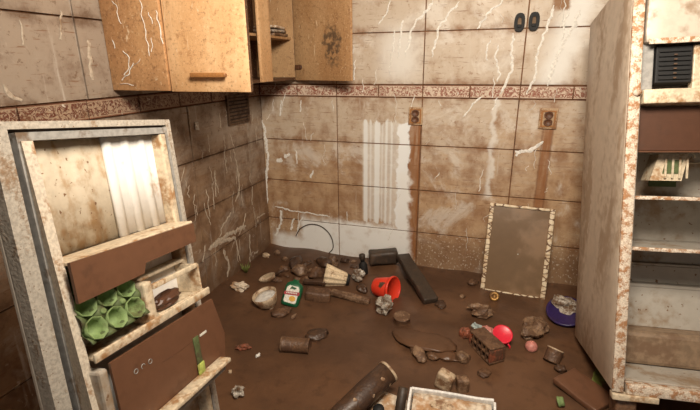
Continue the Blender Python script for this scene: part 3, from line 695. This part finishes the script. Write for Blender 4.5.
# ------------------------------------------------------------------ debris in the mud
def place(o, x, y, rot=None, sink=.008, up=0.):
    """x, y: the pixel where the thing meets the mud; settle it there"""
    P = gnd(x, y); P = gnd(x, y, mud_h(P.x, P.y))
    R3 = rot or Matrix.Identity(3)
    o.matrix_world = Matrix.Translation((P.x, P.y, 0)) @ R3.to_4x4()
    bpy.context.view_layer.update()
    lo = 1e9
    def rec(ob, mw_):
        nonlocal lo
        if ob.type == 'MESH':
            for v in ob.data.vertices: lo = min(lo, (mw_ @ v.co).z)
        for ch in ob.children: rec(ch, mw_ @ ch.matrix_local)
    rec(o, o.matrix_world)
    o.matrix_world = Matrix.Translation((0, 0, mud_h(P.x, P.y)-sink-lo+up)) @ o.matrix_world
    return o
cup_prof = lambda r0, r1, h, th=.004: [(0, 0), (r0, 0), (r0+.002, .004), (r1-.002, h-.012), (r1+.006, h-.010), (r1+.006, h), (r1-th, h), (r0-th, .008), (0, .008)]
VIEW = math.atan2(-1, -.45)
# red pot lying, mouth to the right
t = thing('red_pot', 'bright red plastic pot lying on its side by the black planks', 'pot')
lathe('body', [(0, 0), (.058, 0), (.062, .006), (.079, .135), (.076, .137), (.058, .012), (0, .012)], 'red', t, 32)
lathe('rolled_rim', [(.079, .128), (.087, .130), (.088, .142), (.083, .148), (.078, .146), (.077, .135)], 'red', t, 32)
crumple('mud_smear', (.06, .05, .012), 'muddy', t, 8, .4, 3).matrix_local = Matrix.Translation((-.04, -.056, .10)) @ Matrix.Rotation(rad(62), 4, 'X')
place(t, 376, 293, RZ(rad(-20)) @ RY(rad(80)) , .012)
# crimson cup upright-ish
t = thing('crimson_cup', 'small crimson plastic cup tipped towards us beside the hollow brick', 'cup')
lathe('body', [(0, 0), (.032, 0), (.036, .006), (.046, .075), (.043, .075), (.032, .008), (0, .008)], 'crimson', t, 28)
lathe('rolled_rim', [(.045, .070), (.053, .071), (.054, .078), (.049, .081), (.044, .078)], 'crimson', t, 28)
h_ = tube('handle', [(.044, 0, .06), (.07, 0, .055), (.074, 0, .035), (.062, 0, .018), (.038, 0, .016)], .005, 'crimson', t, 8); h_.rotation_euler = (0, 0, rad(-60))
place(t, 500, 341, RZ(rad(10)) @ RX(rad(34)), .012)
# green bottle with label
t = thing('green_bottle', 'green plastic bottle with a white label and red band lying in the debris', 'bottle')
def squircle(hx_, hy_, n=28, e=.6):
    return [(hx_*math.copysign(abs(math.cos(a))**e, math.cos(a)), hy_*math.copysign(abs(math.sin(a))**e, math.sin(a))) for a in [i*2*math.pi/n for i in range(n)]]
V, Fc, n = [], [], 28
for z, sx, sy in ((0, .045, .022), (.006, .056, .03), (.02, .06, .034), (.12, .06, .034), (.145, .054, .03), (.158, .036, .024), (.164, .02, .018), (.18, .018, .018)):
    V += [(x, y, z) for x, y in squircle(sx, sy, n)]
for i in range(7):
    for k in range(n): Fc.append((i*n+k, i*n+(k+1) % n, (i+1)*n+(k+1) % n, (i+1)*n+k))
Fc += [tuple(range(n)), tuple(range(7*n, 8*n))]
mesh('body', V, Fc, 'green', t, True)
lathe('cap', [(.02, .174), (.021, .178), (.021, .190), (.016, .194), (0, .194)], 'muddy_lite', t, 18)
lb = prism('label', [(-.042, .03), (-.034, .02), (.034, .02), (.042, .03), (.042, .115), (.028, .132), (-.028, .132), (-.042, .115)], -.0365, -.033, 'label_white', t)
prism('red_band', [(-.05, .066), (.05, .078), (.05, .1), (-.05, .088)], -.0385, -.0366, 'label_red', lb)
for k in range(7): box('letter', (-.036+k*.0105, -.0392, .0765+k*.0012), (-.0295+k*.0105, -.0386, .0865+k*.0012), 'label_white', lb, 0)
prism('yellow_spot', [(.012+.022*math.cos(i*.5236), .05+.018*math.sin(i*.5236)) for i in range(12)], -.0378, -.0366, 'label_yellow', lb)
prism('green_leaf', [(-.022, .105), (-.006, .112), (.012, .108), (.022, .122), (-.012, .128)], -.0378, -.0366, 'label_green', lb)
place(t, 289, 305, RZ(rad(8)) @ RY(rad(12)) @ RX(rad(-34)), .025)
# broken cream bowl
t = thing('cream_bowl', 'chipped cream bowl tipped over left of the green bottle', 'bowl')
lathe('shell', [(0, 0), (.034, 0), (.038, .006), (.062, .03), (.076, .07), (.081, .10), (.076, .10), (.071, .07), (.056, .034), (.03, .012), (0, .010)], 'bone', t, 30, wob=.003, seed=3)
lathe('dried_filling', [(0, .082), (.04, .080), (.0715, .076), (.0715, .072), (0, .072)], 'white', t, 30, wob=.004, seed=5)
lathe('foot_ring', [(.03, -.006), (.037, -.006), (.038, .003), (.03, .003)], 'bone', t, 24)
place(t, 269, 305, RX(rad(12)) @ RY(rad(-10)), .02)
# white ladle-like cup behind the bowl
t = thing('plastic_scoop', 'muddy white plastic scoop lying behind the cream bowl', 'scoop')
lathe('bowl', [(0, 0), (.03, .002), (.044, .02), (.05, .045), (.045, .045), (.04, .022), (.026, .008), (0, .006)], 'bone', t, 26).scale = (1.35, .6, 1)
tube('handle', [(.06, 0, .03), (.1, .01, .035), (.135, .015, .03)], [.012, .011, .009], 'muddy_dark', t, 8)
place(t, 270, 281, RX(rad(30)) @ RY(rad(-16)) @ RZ(rad(22)), .012)
# black planks / pipe behind the pot
def beam(name, p0, p1, wd, ht, mat, label, cat, z0=.0, z1=.0, seed=0, amp=.006, group=None):
    """beam resting between two ground pixels (its centre line), ends lifted by z0, z1"""
    a, b_ = gnd(*p0), gnd(*p1); a.z = mud_h(a.x, a.y)+z0+ht*.35; b_.z = mud_h(b_.x, b_.y)+z1+ht*.35
    d_ = b_-a; L = d_.length; ax = d_.normalized(); up_ = Vector((0, 0, 1)); sd = up_.cross(ax).normalized(); up_ = ax.cross(sd)
    bm = bbox_bm((0, -wd/2, -ht/2), (L, wd/2, ht/2), min(wd, ht)*.18, 2); bmesh.ops.subdivide_edges(bm, edges=[e for e in bm.edges if e.calc_length() > .05], cuts=6, use_grid_fill=True)
    for v in bm.verts: v.co += noise.noise_vector(v.co*11+Vector((seed*5, 0, 0)))*amp
    o = from_bm(name, bm, mat, None, True); o.matrix_world = Matrix.Translation(a) @ Matrix((ax, sd, up_)).transposed().to_4x4()
    return tag(o, label, cat, group)
beam('burnt_plank', (402, 272), (431, 306), .10, .05, 'charcoal', 'long black plank slanting from the wall past the red pot', 'plank', .09, .0, 1)
beam('black_log', (369, 269), (397, 268), .10, .10, 'charcoal', 'thick black log lying along the wall behind the red pot', 'log', .03, .03, 2, .009)
t = thing('dark_bottle', 'dark upright bottle neck standing against the white wall patch', 'bottle')
lathe('body', [(0, 0), (.03, 0), (.032, .008), (.032, .07), (.02, .09), (.016, .1)], 'black', t, 22); lathe('neck', [(.0165, .099), (.0165, .125), (.0, .126)], 'black', t, 18); lathe('cap', [(.021, .118), (.023, .122), (.023, .15), (.018, .156), (0, .157)], 'charcoal', t, 18)
place(t, 364, 273, RY(rad(-6)), .005)
# tan ribbed shell-like cup
t = thing('ribbed_basket', 'tan ribbed crushed cup lying in the rubble by the wall', 'cup')
V, Fc, n = [], [], 40
for i, (r_, z) in enumerate(((.03, 0), (.036, .01), (.044, .05), (.056, .1), (.062, .13), (.058, .13), (.05, .1), (.038, .05), (.028, .014))):
    for k in range(n):
        a = 2*math.pi*k/n; rr_ = r_*(1+.13*math.cos(10*a)*(i > 0)); V.append((rr_*math.cos(a), rr_*math.sin(a)*.8, z))
for i in range(8):
    for k in range(n): Fc.append((i*n+k, i*n+(k+1) % n, (i+1)*n+(k+1) % n, (i+1)*n+k))
Fc += [tuple(range(n)), tuple(range(8*n, 9*n))]
M['ribbed'] = stained('tan_ribbed', srgb(236, 212, 176), .3, srgb(150, 112, 76), 18, .5)
mesh('ribbed_wall', V, Fc, 'ribbed', t, True); lathe('base_disc', [(0, -.016), (.03, -.016), (.034, .001), (0, .001)], 'black', t, 24)
t.scale = (1.3, 1.3, 1.25); place(t, 347, 283, RZ(rad(14)) @ RY(rad(-78)), .01); t.scale = (1.3, 1.3, 1.25)
# sticks and wood
beam('wood_stick', (332, 296), (370, 303), .05, .035, 'muddy_lite', 'pale broken wooden stick in front of the ribbed cup', 'stick', .02, .0, 3)
beam('wood_block', (306, 298), (331, 299), .09, .07, 'muddy', 'squat brown wooden block right of the green bottle', 'block', 0, 0, 4, .008)
beam('wood_branch', (304, 287), (326, 289), .035, .03, 'muddy_dark', 'dark stick lying across the rubble beside the green bottle', 'stick', .02, .02, 5)
# rubble lumps: (px, size m, material, label, flat)
LUMP = [((284, 270), (.08, .07, .06), 'muddy', 'mud-brown lump behind the scoop near the corner'), ((300, 272), (.13, .1, .09), 'muddy_lite', 'pale muddy lump behind the green bottle'),
        ((316, 276), (.12, .1, .09), 'muddy', 'brown rubble lump left of the ribbed cup'), ((306, 281), (.07, .06, .05), 'muddy_lite', 'small tan stone above the green bottle'),
        ((266, 256), (.07, .05, .05), 'bone', 'pale broken shard at the wall corner'), ((277, 252), (.05, .05, .04), 'muddy_lite', 'small tan stone at the wall corner'),
        ((281, 314), (.14, .09, .05), 'muddy', 'flat brown lump in front of the cream bowl'), ((296, 262), (.2, .1, .07), 'muddy_dark', 'wide dark mud clod below the cable'),
        ((325, 266), (.16, .1, .08), 'muddy_dark', 'dark mud clod under the white wall patch'), ((345, 262), (.08, .06, .06), 'muddy_dark', 'dark round clod touching the white wall patch'),
        ((473, 284), (.09, .06, .05), 'muddy', 'brown stone at the foot of the framed panel'), ((462, 297), (.05, .04, .025), 'muddy_lite', 'little tan chip in front of the framed panel'),
        ((418, 355), (.17, .08, .05), 'muddy_lite', 'pale crusted mud clump in the middle of the floor'), ((433, 357), (.08, .07, .04), 'muddy', 'brown clump right of the crusted mud clump'),
        ((462, 360), (.08, .07, .07), 'muddy_lite', 'rounded muddy stone left of the hollow brick'), ((484, 374), (.08, .06, .03), 'muddy', 'flat muddy stone in front of the hollow brick'),
        ((441, 305), (.1, .07, .03), 'muddy_dark', 'low mud clod at the end of the black plank'),
        ((362, 290), (.1, .07, .05), 'muddy_dark', 'dark clod between the ribbed cup and the red pot'), ((560, 371), (.06, .05, .04), 'muddy_dark', 'small dark lump above the brown board'),
        ((316, 336), (.15, .1, .05), 'muddy_dark', 'dark mud clod behind the brown can'), ((294, 317), (.06, .03, .02), 'muddy_lite', 'thin pale crumb behind the brown can'),  # first entry fills the dark zone behind the brown can
        ((230, 372), (.03, .02, .015), 'bone', 'tiny pale crumb near the refrigerator door'), ((333, 260), (.09, .07, .05), 'muddy', 'brown clod beside the cable end')]
for i, (p, s, m_, lb) in enumerate(LUMP):
    o = crumple('rubble_lump', s, m_, None, i+1, .4, 3, 1.6, True); tag(o, lb, 'rubble', 'rubble lumps in the mud'); place(o, p[0], p[1], RZ(i*.7), s[2]*.3)
# crumpled wrappers and film
for i, (p, s, m_, nm, lb, ct) in enumerate([((240, 290), (.12, .08, .06), 'paper_mud', 'crumpled_wrapper', 'pinkish white crumpled wrapper at the foot of the left wall', 'wrapper'),
        ((385, 313), (.12, .11, .12), 'foil', 'crumpled_foil', 'silvery crumpled film just below the red pot', 'foil'), ((358, 280), (.10, .08, .1), 'foil', 'plastic_bag', 'clear crumpled plastic bag beside the dark bottle neck', 'bag'),
        ((480, 315), (.16, .11, .08), 'muddy_lite', 'muddy_bag', 'muddy clump of plastic in front of the framed panel', 'bag'), ((534, 333), (.24, .14, .09), 'muddy_lite', 'plastic_sack', 'muddy clear plastic sack left of the purple basin', 'bag'),
        ((476, 336), (.07, .05, .055), 'blue_grey', 'foil_wrapper', 'blue-grey crumpled wrapper lying on the hollow brick', 'wrapper'), ((238, 396), (.06, .05, .06), 'foil', 'paper_wad', 'white crumpled wad on the dark mud near the refrigerator door', 'paper wad'),
        ((258, 356), (.035, .02, .025), 'white', 'paper_bit', 'tiny white torn bit on open mud beside the orange rag', 'paper bit'), ((563, 316), (.17, .14, .1), 'foil', 'white_bag', 'crumpled whitish bag lying in the purple basin', 'bag')]):
    o = crumple(nm, s, m_, None, 30+i, .62, 3, 1.7); tag(o, lb, ct); place(o, p[0], p[1], RZ(i*1.1), .01)
o.location.z += .03
o = bpy.data.objects['foil_wrapper']; o.location.z += .03
# orange rag and pink cloth
o = crumple('orange_rag', (.09, .04, .035), 'brick', None, 51, .5, 3, 2); tag(o, 'small orange-brown rag scrap on the open mud at the left', 'rag'); place(o, 243, 349, RZ(.4), .008)
o = crumple('pink_cloth', (.09, .06, .04), 'pink', None, 52, .4, 3, 2); tag(o, 'folded pink cloth between the blue-grey wrapper and the crimson cup', 'cloth'); place(o, 486, 336, RZ(-.3), .0, .02)
o = crumple('brick_shard', (.07, .06, .07), 'brick', None, 53, .3, 3, 2); tag(o, 'orange brick shard left of the pink cloth', 'brick shard'); place(o, 465, 337, RZ(.3), .008)
# brown can
def can(lb, px, py, r_, L, rotm, m_='muddy', nm='tin_can', sink=.012, lid='muddy_lite'):
    t = thing(nm, lb, 'can'); lathe('body', [(r_-.004, .004), (r_, 0), (r_, .006), (r_*.97, .01), (r_*.97, L-.01), (r_, L-.006), (r_, L), (r_-.004, L-.004)], m_, t, 28, wob=.0015)
    ring = lathe('end_rim', [(r_*.9, L-.0035), (r_*1.02, L-.002), (r_*1.02, L+.004), (r_*.9, L+.004)], lid, t, 28); lathe('end_disc', [(0, L-.003), (r_*.9, L-.003), (r_*.9, L), (0, L)], m_, t, 24)
    return place(t, px, py, rotm, sink)
can('brown muddy tin can lying on its side in open mud', 310, 351, .043, .155, RZ(rad(10)) @ RY(rad(-90)))
can('brown open jar standing in the mud below the silvery film', 402, 323, .05, .06, RX(rad(8)), 'muddy', 'mud_jar', .02)
can('pale-rimmed brown can half sunk right of the pink ball', 551, 361, .042, .07, RZ(rad(60)) @ RY(rad(35)), 'muddy', 'tin_can', .03, 'bone')
t = thing('brass_cap', 'small round brass cap with a dark hole under the framed panel', 'cap'); lathe('ring', [(.013, 0), (.03, 0), (.033, .008), (.03, .02), (.016, .02), (.013, .014)], 'brass', t, 24); lathe('hole', [(0, .002), (.0129, .002), (.0129, .01), (0, .01)], 'groove', t, 20)
place(t, 494, 299, RX(rad(55)), .006)
t = thing('pink_ball', 'small muddy pink ball right of the crimson cup', 'ball'); crumple('ball', (.066, .066, .062), 'pink', t, 60, .06, 3, 2, True); lathe('seam', [(.0325, -.002), (.0345, 0), (.0325, .002)], 'muddy', t, 24); place(t, 531, 349, RX(.5), .015)
# purple basin
t = thing('purple_basin', 'purple plastic basin half buried beside the refrigerator', 'basin')
lathe('bowl', [(0, 0), (.06, 0), (.07, .008), (.1, .09), (.097, .092), (.066, .014), (0, .010)], 'purple', t, 32); lathe('rolled_rim', [(.099, .086), (.11, .087), (.111, .094), (.104, .098), (.097, .094)], 'purple', t, 32)
place(t, 566, 318, RZ(.3) @ RX(rad(20)) @ RY(rad(-16)), .04)
# hollow clay brick, slotted side to the left
A_, B_ = gnd(468, 347), gnd(489, 368)
ax = (B_-A_).normalized(); sd = Vector((0, 0, 1)).cross(ax); Lc, Wc, Hc = (B_-A_).length, .095, .095
t = thing('hollow_brick', 'mud-brown hollow brick with rows of slots left of the crimson cup', 'brick')
wy = Wc
for nm, lo, hi in (('base', (0, 0, 0), (Lc, wy, .012)), ('top_face', (0, 0, Hc-.012), (Lc, wy, Hc)), ('back_wall', (0, wy-.012, .0125), (Lc, wy, Hc-.0125)),
                   ('end_wall', (Lc-.016, 0, .0125), (Lc, wy-.0125, Hc-.0125)), ('end_wall', (0, 0, .0125), (.012, wy-.0125, Hc-.0125)), ('web', (.0125, 0, Hc/2-.006), (Lc-.0165, wy-.0125, Hc/2+.006))):
    cutbox(nm, lo, hi, 'brick' if nm == 'end_wall' else 'muddy', t, .003, 3, .002, len(nm))
for z0, z1 in ((.0125, Hc/2-.0065), (Hc/2+.0065, Hc-.0125)):
    for k in range(1, 5): box('rib', (k*Lc/5-.006, 0, z0), (k*Lc/5+.004, wy-.0125, z1), 'muddy', t, .001)
t.matrix_world = Matrix.Translation((A_.x, A_.y, mud_h(A_.x, A_.y)-.012)) @ Matrix((ax, sd, Vector((0, 0, 1)))).transposed().to_4x4()
# rubble strewn along the foot of the back wall
rq = random.Random(21); LUMP = [u_[0] for u_ in LUMP]; DONE = []
for k in range(140):
    px_, py_ = rq.uniform(276, 362), rq.uniform(257, 292)
    if 283 < px_ < 304 and py_ > 276 or 318 < px_ < 366 and py_ > 268 or py_ > 284 or any(abs(px_-u_[0]) < 8 and abs(py_-u_[1]) < 4.5 for u_ in LUMP+DONE): continue
    DONE.append(((px_, py_)))
    sz = rq.uniform(.03, .055); o = crumple('rubble_fragment', (sz*1.5, sz, sz*.7), ('muddy', 'muddy_dark', 'muddy_lite')[k % 3], None, 80+k, .45, 2, 1.6)
    tag(o, 'small brown rubble fragment in the heap along the back wall', 'rubble', 'rubble fragments along the back wall'); place(o, px_, py_, RZ(k*1.3), sz*.2)
# mud-covered slabs
for k, (p, sz, lb) in enumerate((((424, 340), (.36, .17, .05), 'wide mud-covered slab in the middle of the floor'), ((446, 356), (.16, .10, .045), 'short mud-covered slab left of the rounded stone'))):
    o = crumple('muddy_slab', sz, 'mud', None, 120+k, .3, 4, 1.2, True); tag(o, lb, 'slab', 'mud-covered slabs'); place(o, p[0], p[1], RZ(-.12), sz[2]*.35)
# wood pieces behind the white tray
beam('wood_offcut', (437, 384), (452, 390), .06, .09, 'bone', 'split wood offcut behind the white tray', 'wood offcut', .02, .0, 12, .006)
beam('wood_offcut', (456, 389), (468, 389), .05, .08, 'muddy_lite', 'small wood stub right of the split wood offcut', 'wood offcut', .0, .0, 13, .006)
# muddy tube in the foreground
t = thing('muddy_tube', 'long mud-coated tube with a pale open end lying in the foreground', 'tube')
lathe('wall', [(.05, 0), (.052, .01), (.056, .2), (.054, .34), (.048, .34), (.05, .2), (.046, .01)], 'muddy_dark', t, 28, wob=.004)
lathe('open_rim', [(.054, .335), (.058, .337), (.057, .347), (.047, .346), (.047, .335)], 'bone', t, 28, wob=.004)
for k, (a, z) in enumerate(((2.6, .12), (3.4, .2), (4.0, .07), (2.9, .28), (3.8, .30))): crumple('mud_fleck', (.02, .02, .008), 'bone', t, 70+k, .4, 2).matrix_local = Matrix.Translation((.054*math.cos(a+1), .054*math.sin(a+1), z)) @ Matrix.Rotation(a+1, 4, 'Z') @ Matrix.Rotation(rad(90), 4, 'Y')
place(t, 334, 428, RZ(rad(58)) @ RY(rad(74)), .02)
# card scrap, black knob, pipe
o = sheet('card_scrap', .16, .13, 'paper_mud', None, 12, .006, 61, .004, 7, .006); tag(o, 'greyish card scrap between the muddy tube and the white tray', 'card'); place(o, 392, 408, RZ(rad(-12)) @ RX(rad(8)), .004, .0)
t = thing('black_stopper', 'black round stopper lying at the lower edge beside the card scrap', 'stopper'); lathe('grip', [(0, 0), (.02, 0), (.026, .008), (.026, .026), (.02, .034), (0, .036)], 'black', t, 22); lathe('stem', [(0, -.02), (.008, -.02), (.008, .001), (0, .001)], 'charcoal', t, 12); place(t, 379, 415, RX(.4), .004, .0)
t = thing('grey_pipe', 'dark grey pipe standing between the card scrap and the white tray', 'pipe'); lathe('wall', [(.02, 0), (.022, .002), (.022, .16), (.02, .162), (.016, .162), (.016, 0)], 'charcoal', t, 22); lathe('yellow_ring', [(.0222, .02), (.024, .02), (.024, .035), (.0222, .035)], 'label_yellow', t, 22); place(t, 397, 424, RZ(.3) @ RX(rad(-32)) @ RY(rad(12)), .02)
# white tray in the foreground
t = thing('white_tray', 'white torn-edged tray with muddy paper inside at the lower edge', 'tray')
A, B = .36, .24
sheet('base', A-.02, B-.02, 'paper_mud', t, 14, .003, 62, .006, 9).location = (0, 0, .034)
for nm, lo, hi, sd in (('tray_wall', (-A/2, B/2-.008, .002), (A/2, B/2+.004, .062), 1), ('tray_wall', (-A/2-.008, -B/2, .002), (-A/2+.003, B/2-.009, .07), 2), ('tray_wall', (A/2-.003, -B/2, .002), (A/2+.008, B/2-.009, .055), 3), ('tray_wall', (-A/2, -B/2-.004, .002), (A/2, -B/2+.008, .05), 4)): cutbox(nm, lo, hi, 'tray_white', t, .002, 6, .004, sd)
sheet('paper_liner', .27, .17, 'paper_mud', t, 14, .012, 63, .003, 12, .008).location = (.01, .01, .046)
crumple('mud_patch', (.10, .05, .012), 'bone', t, 64, .4, 3).location = (-.04, .05, .056)
place(t, 450, 431, RZ(rad(4)) @ RX(rad(9)), .01, .02)
# brown board, green cap and green scrap by the refrigerator's foot
beam('brown_board', (562, 382), (606, 412), .16, .03, 'brown_film', 'flat reddish-brown board lying under the refrigerator front', 'board', .02, .0, 14, .004)
t = thing('bottle_top', 'small green bottle top at the lower edge beside the brown board', 'bottle top'); lathe('shell', [(0, .028), (.018, .028), (.021, .024), (.022, 0), (.019, 0), (.018, .022), (0, .024)], 'egg', t, 22); lathe('grip_ring', [(.022, .001), (.0238, .001), (.0238, .009), (.022, .009)], 'egg', t, 22); place(t, 557, 405, RY(rad(70)), .004)
o = sheet('green_scrap', .06, .14, 'leaf', None, 10, .01, 66, .003, 12, .006); tag(o, 'torn dull green scrap in the shade below the refrigerator side', 'scrap'); place(o, 600, 379, RZ(rad(-20)) @ RY(rad(20)), .004)
# leaf tuft by the left wall
t = thing('weed_tuft', 'small yellow-green weed tuft at the foot of the left wall', 'weed')
for k in range(9):
    a = k*.7; q = [Vector((.004*math.cos(a), .004*math.sin(a), 0)), Vector((.02*math.cos(a), .02*math.sin(a), .04)), Vector((.04*math.cos(a), .04*math.sin(a), .06+.01*(k % 3)))]
    tube('blade', q, [.004, .0055, .001], 'leaf', t, 5)
place(t, 246, 272, None, .005)
# dark board in the lower left shade
beam('dark_board', (20, 400), (78, 418), .12, .04, 'black', 'dark board in the shade at the lower left corner', 'board', .05, .02, 15)
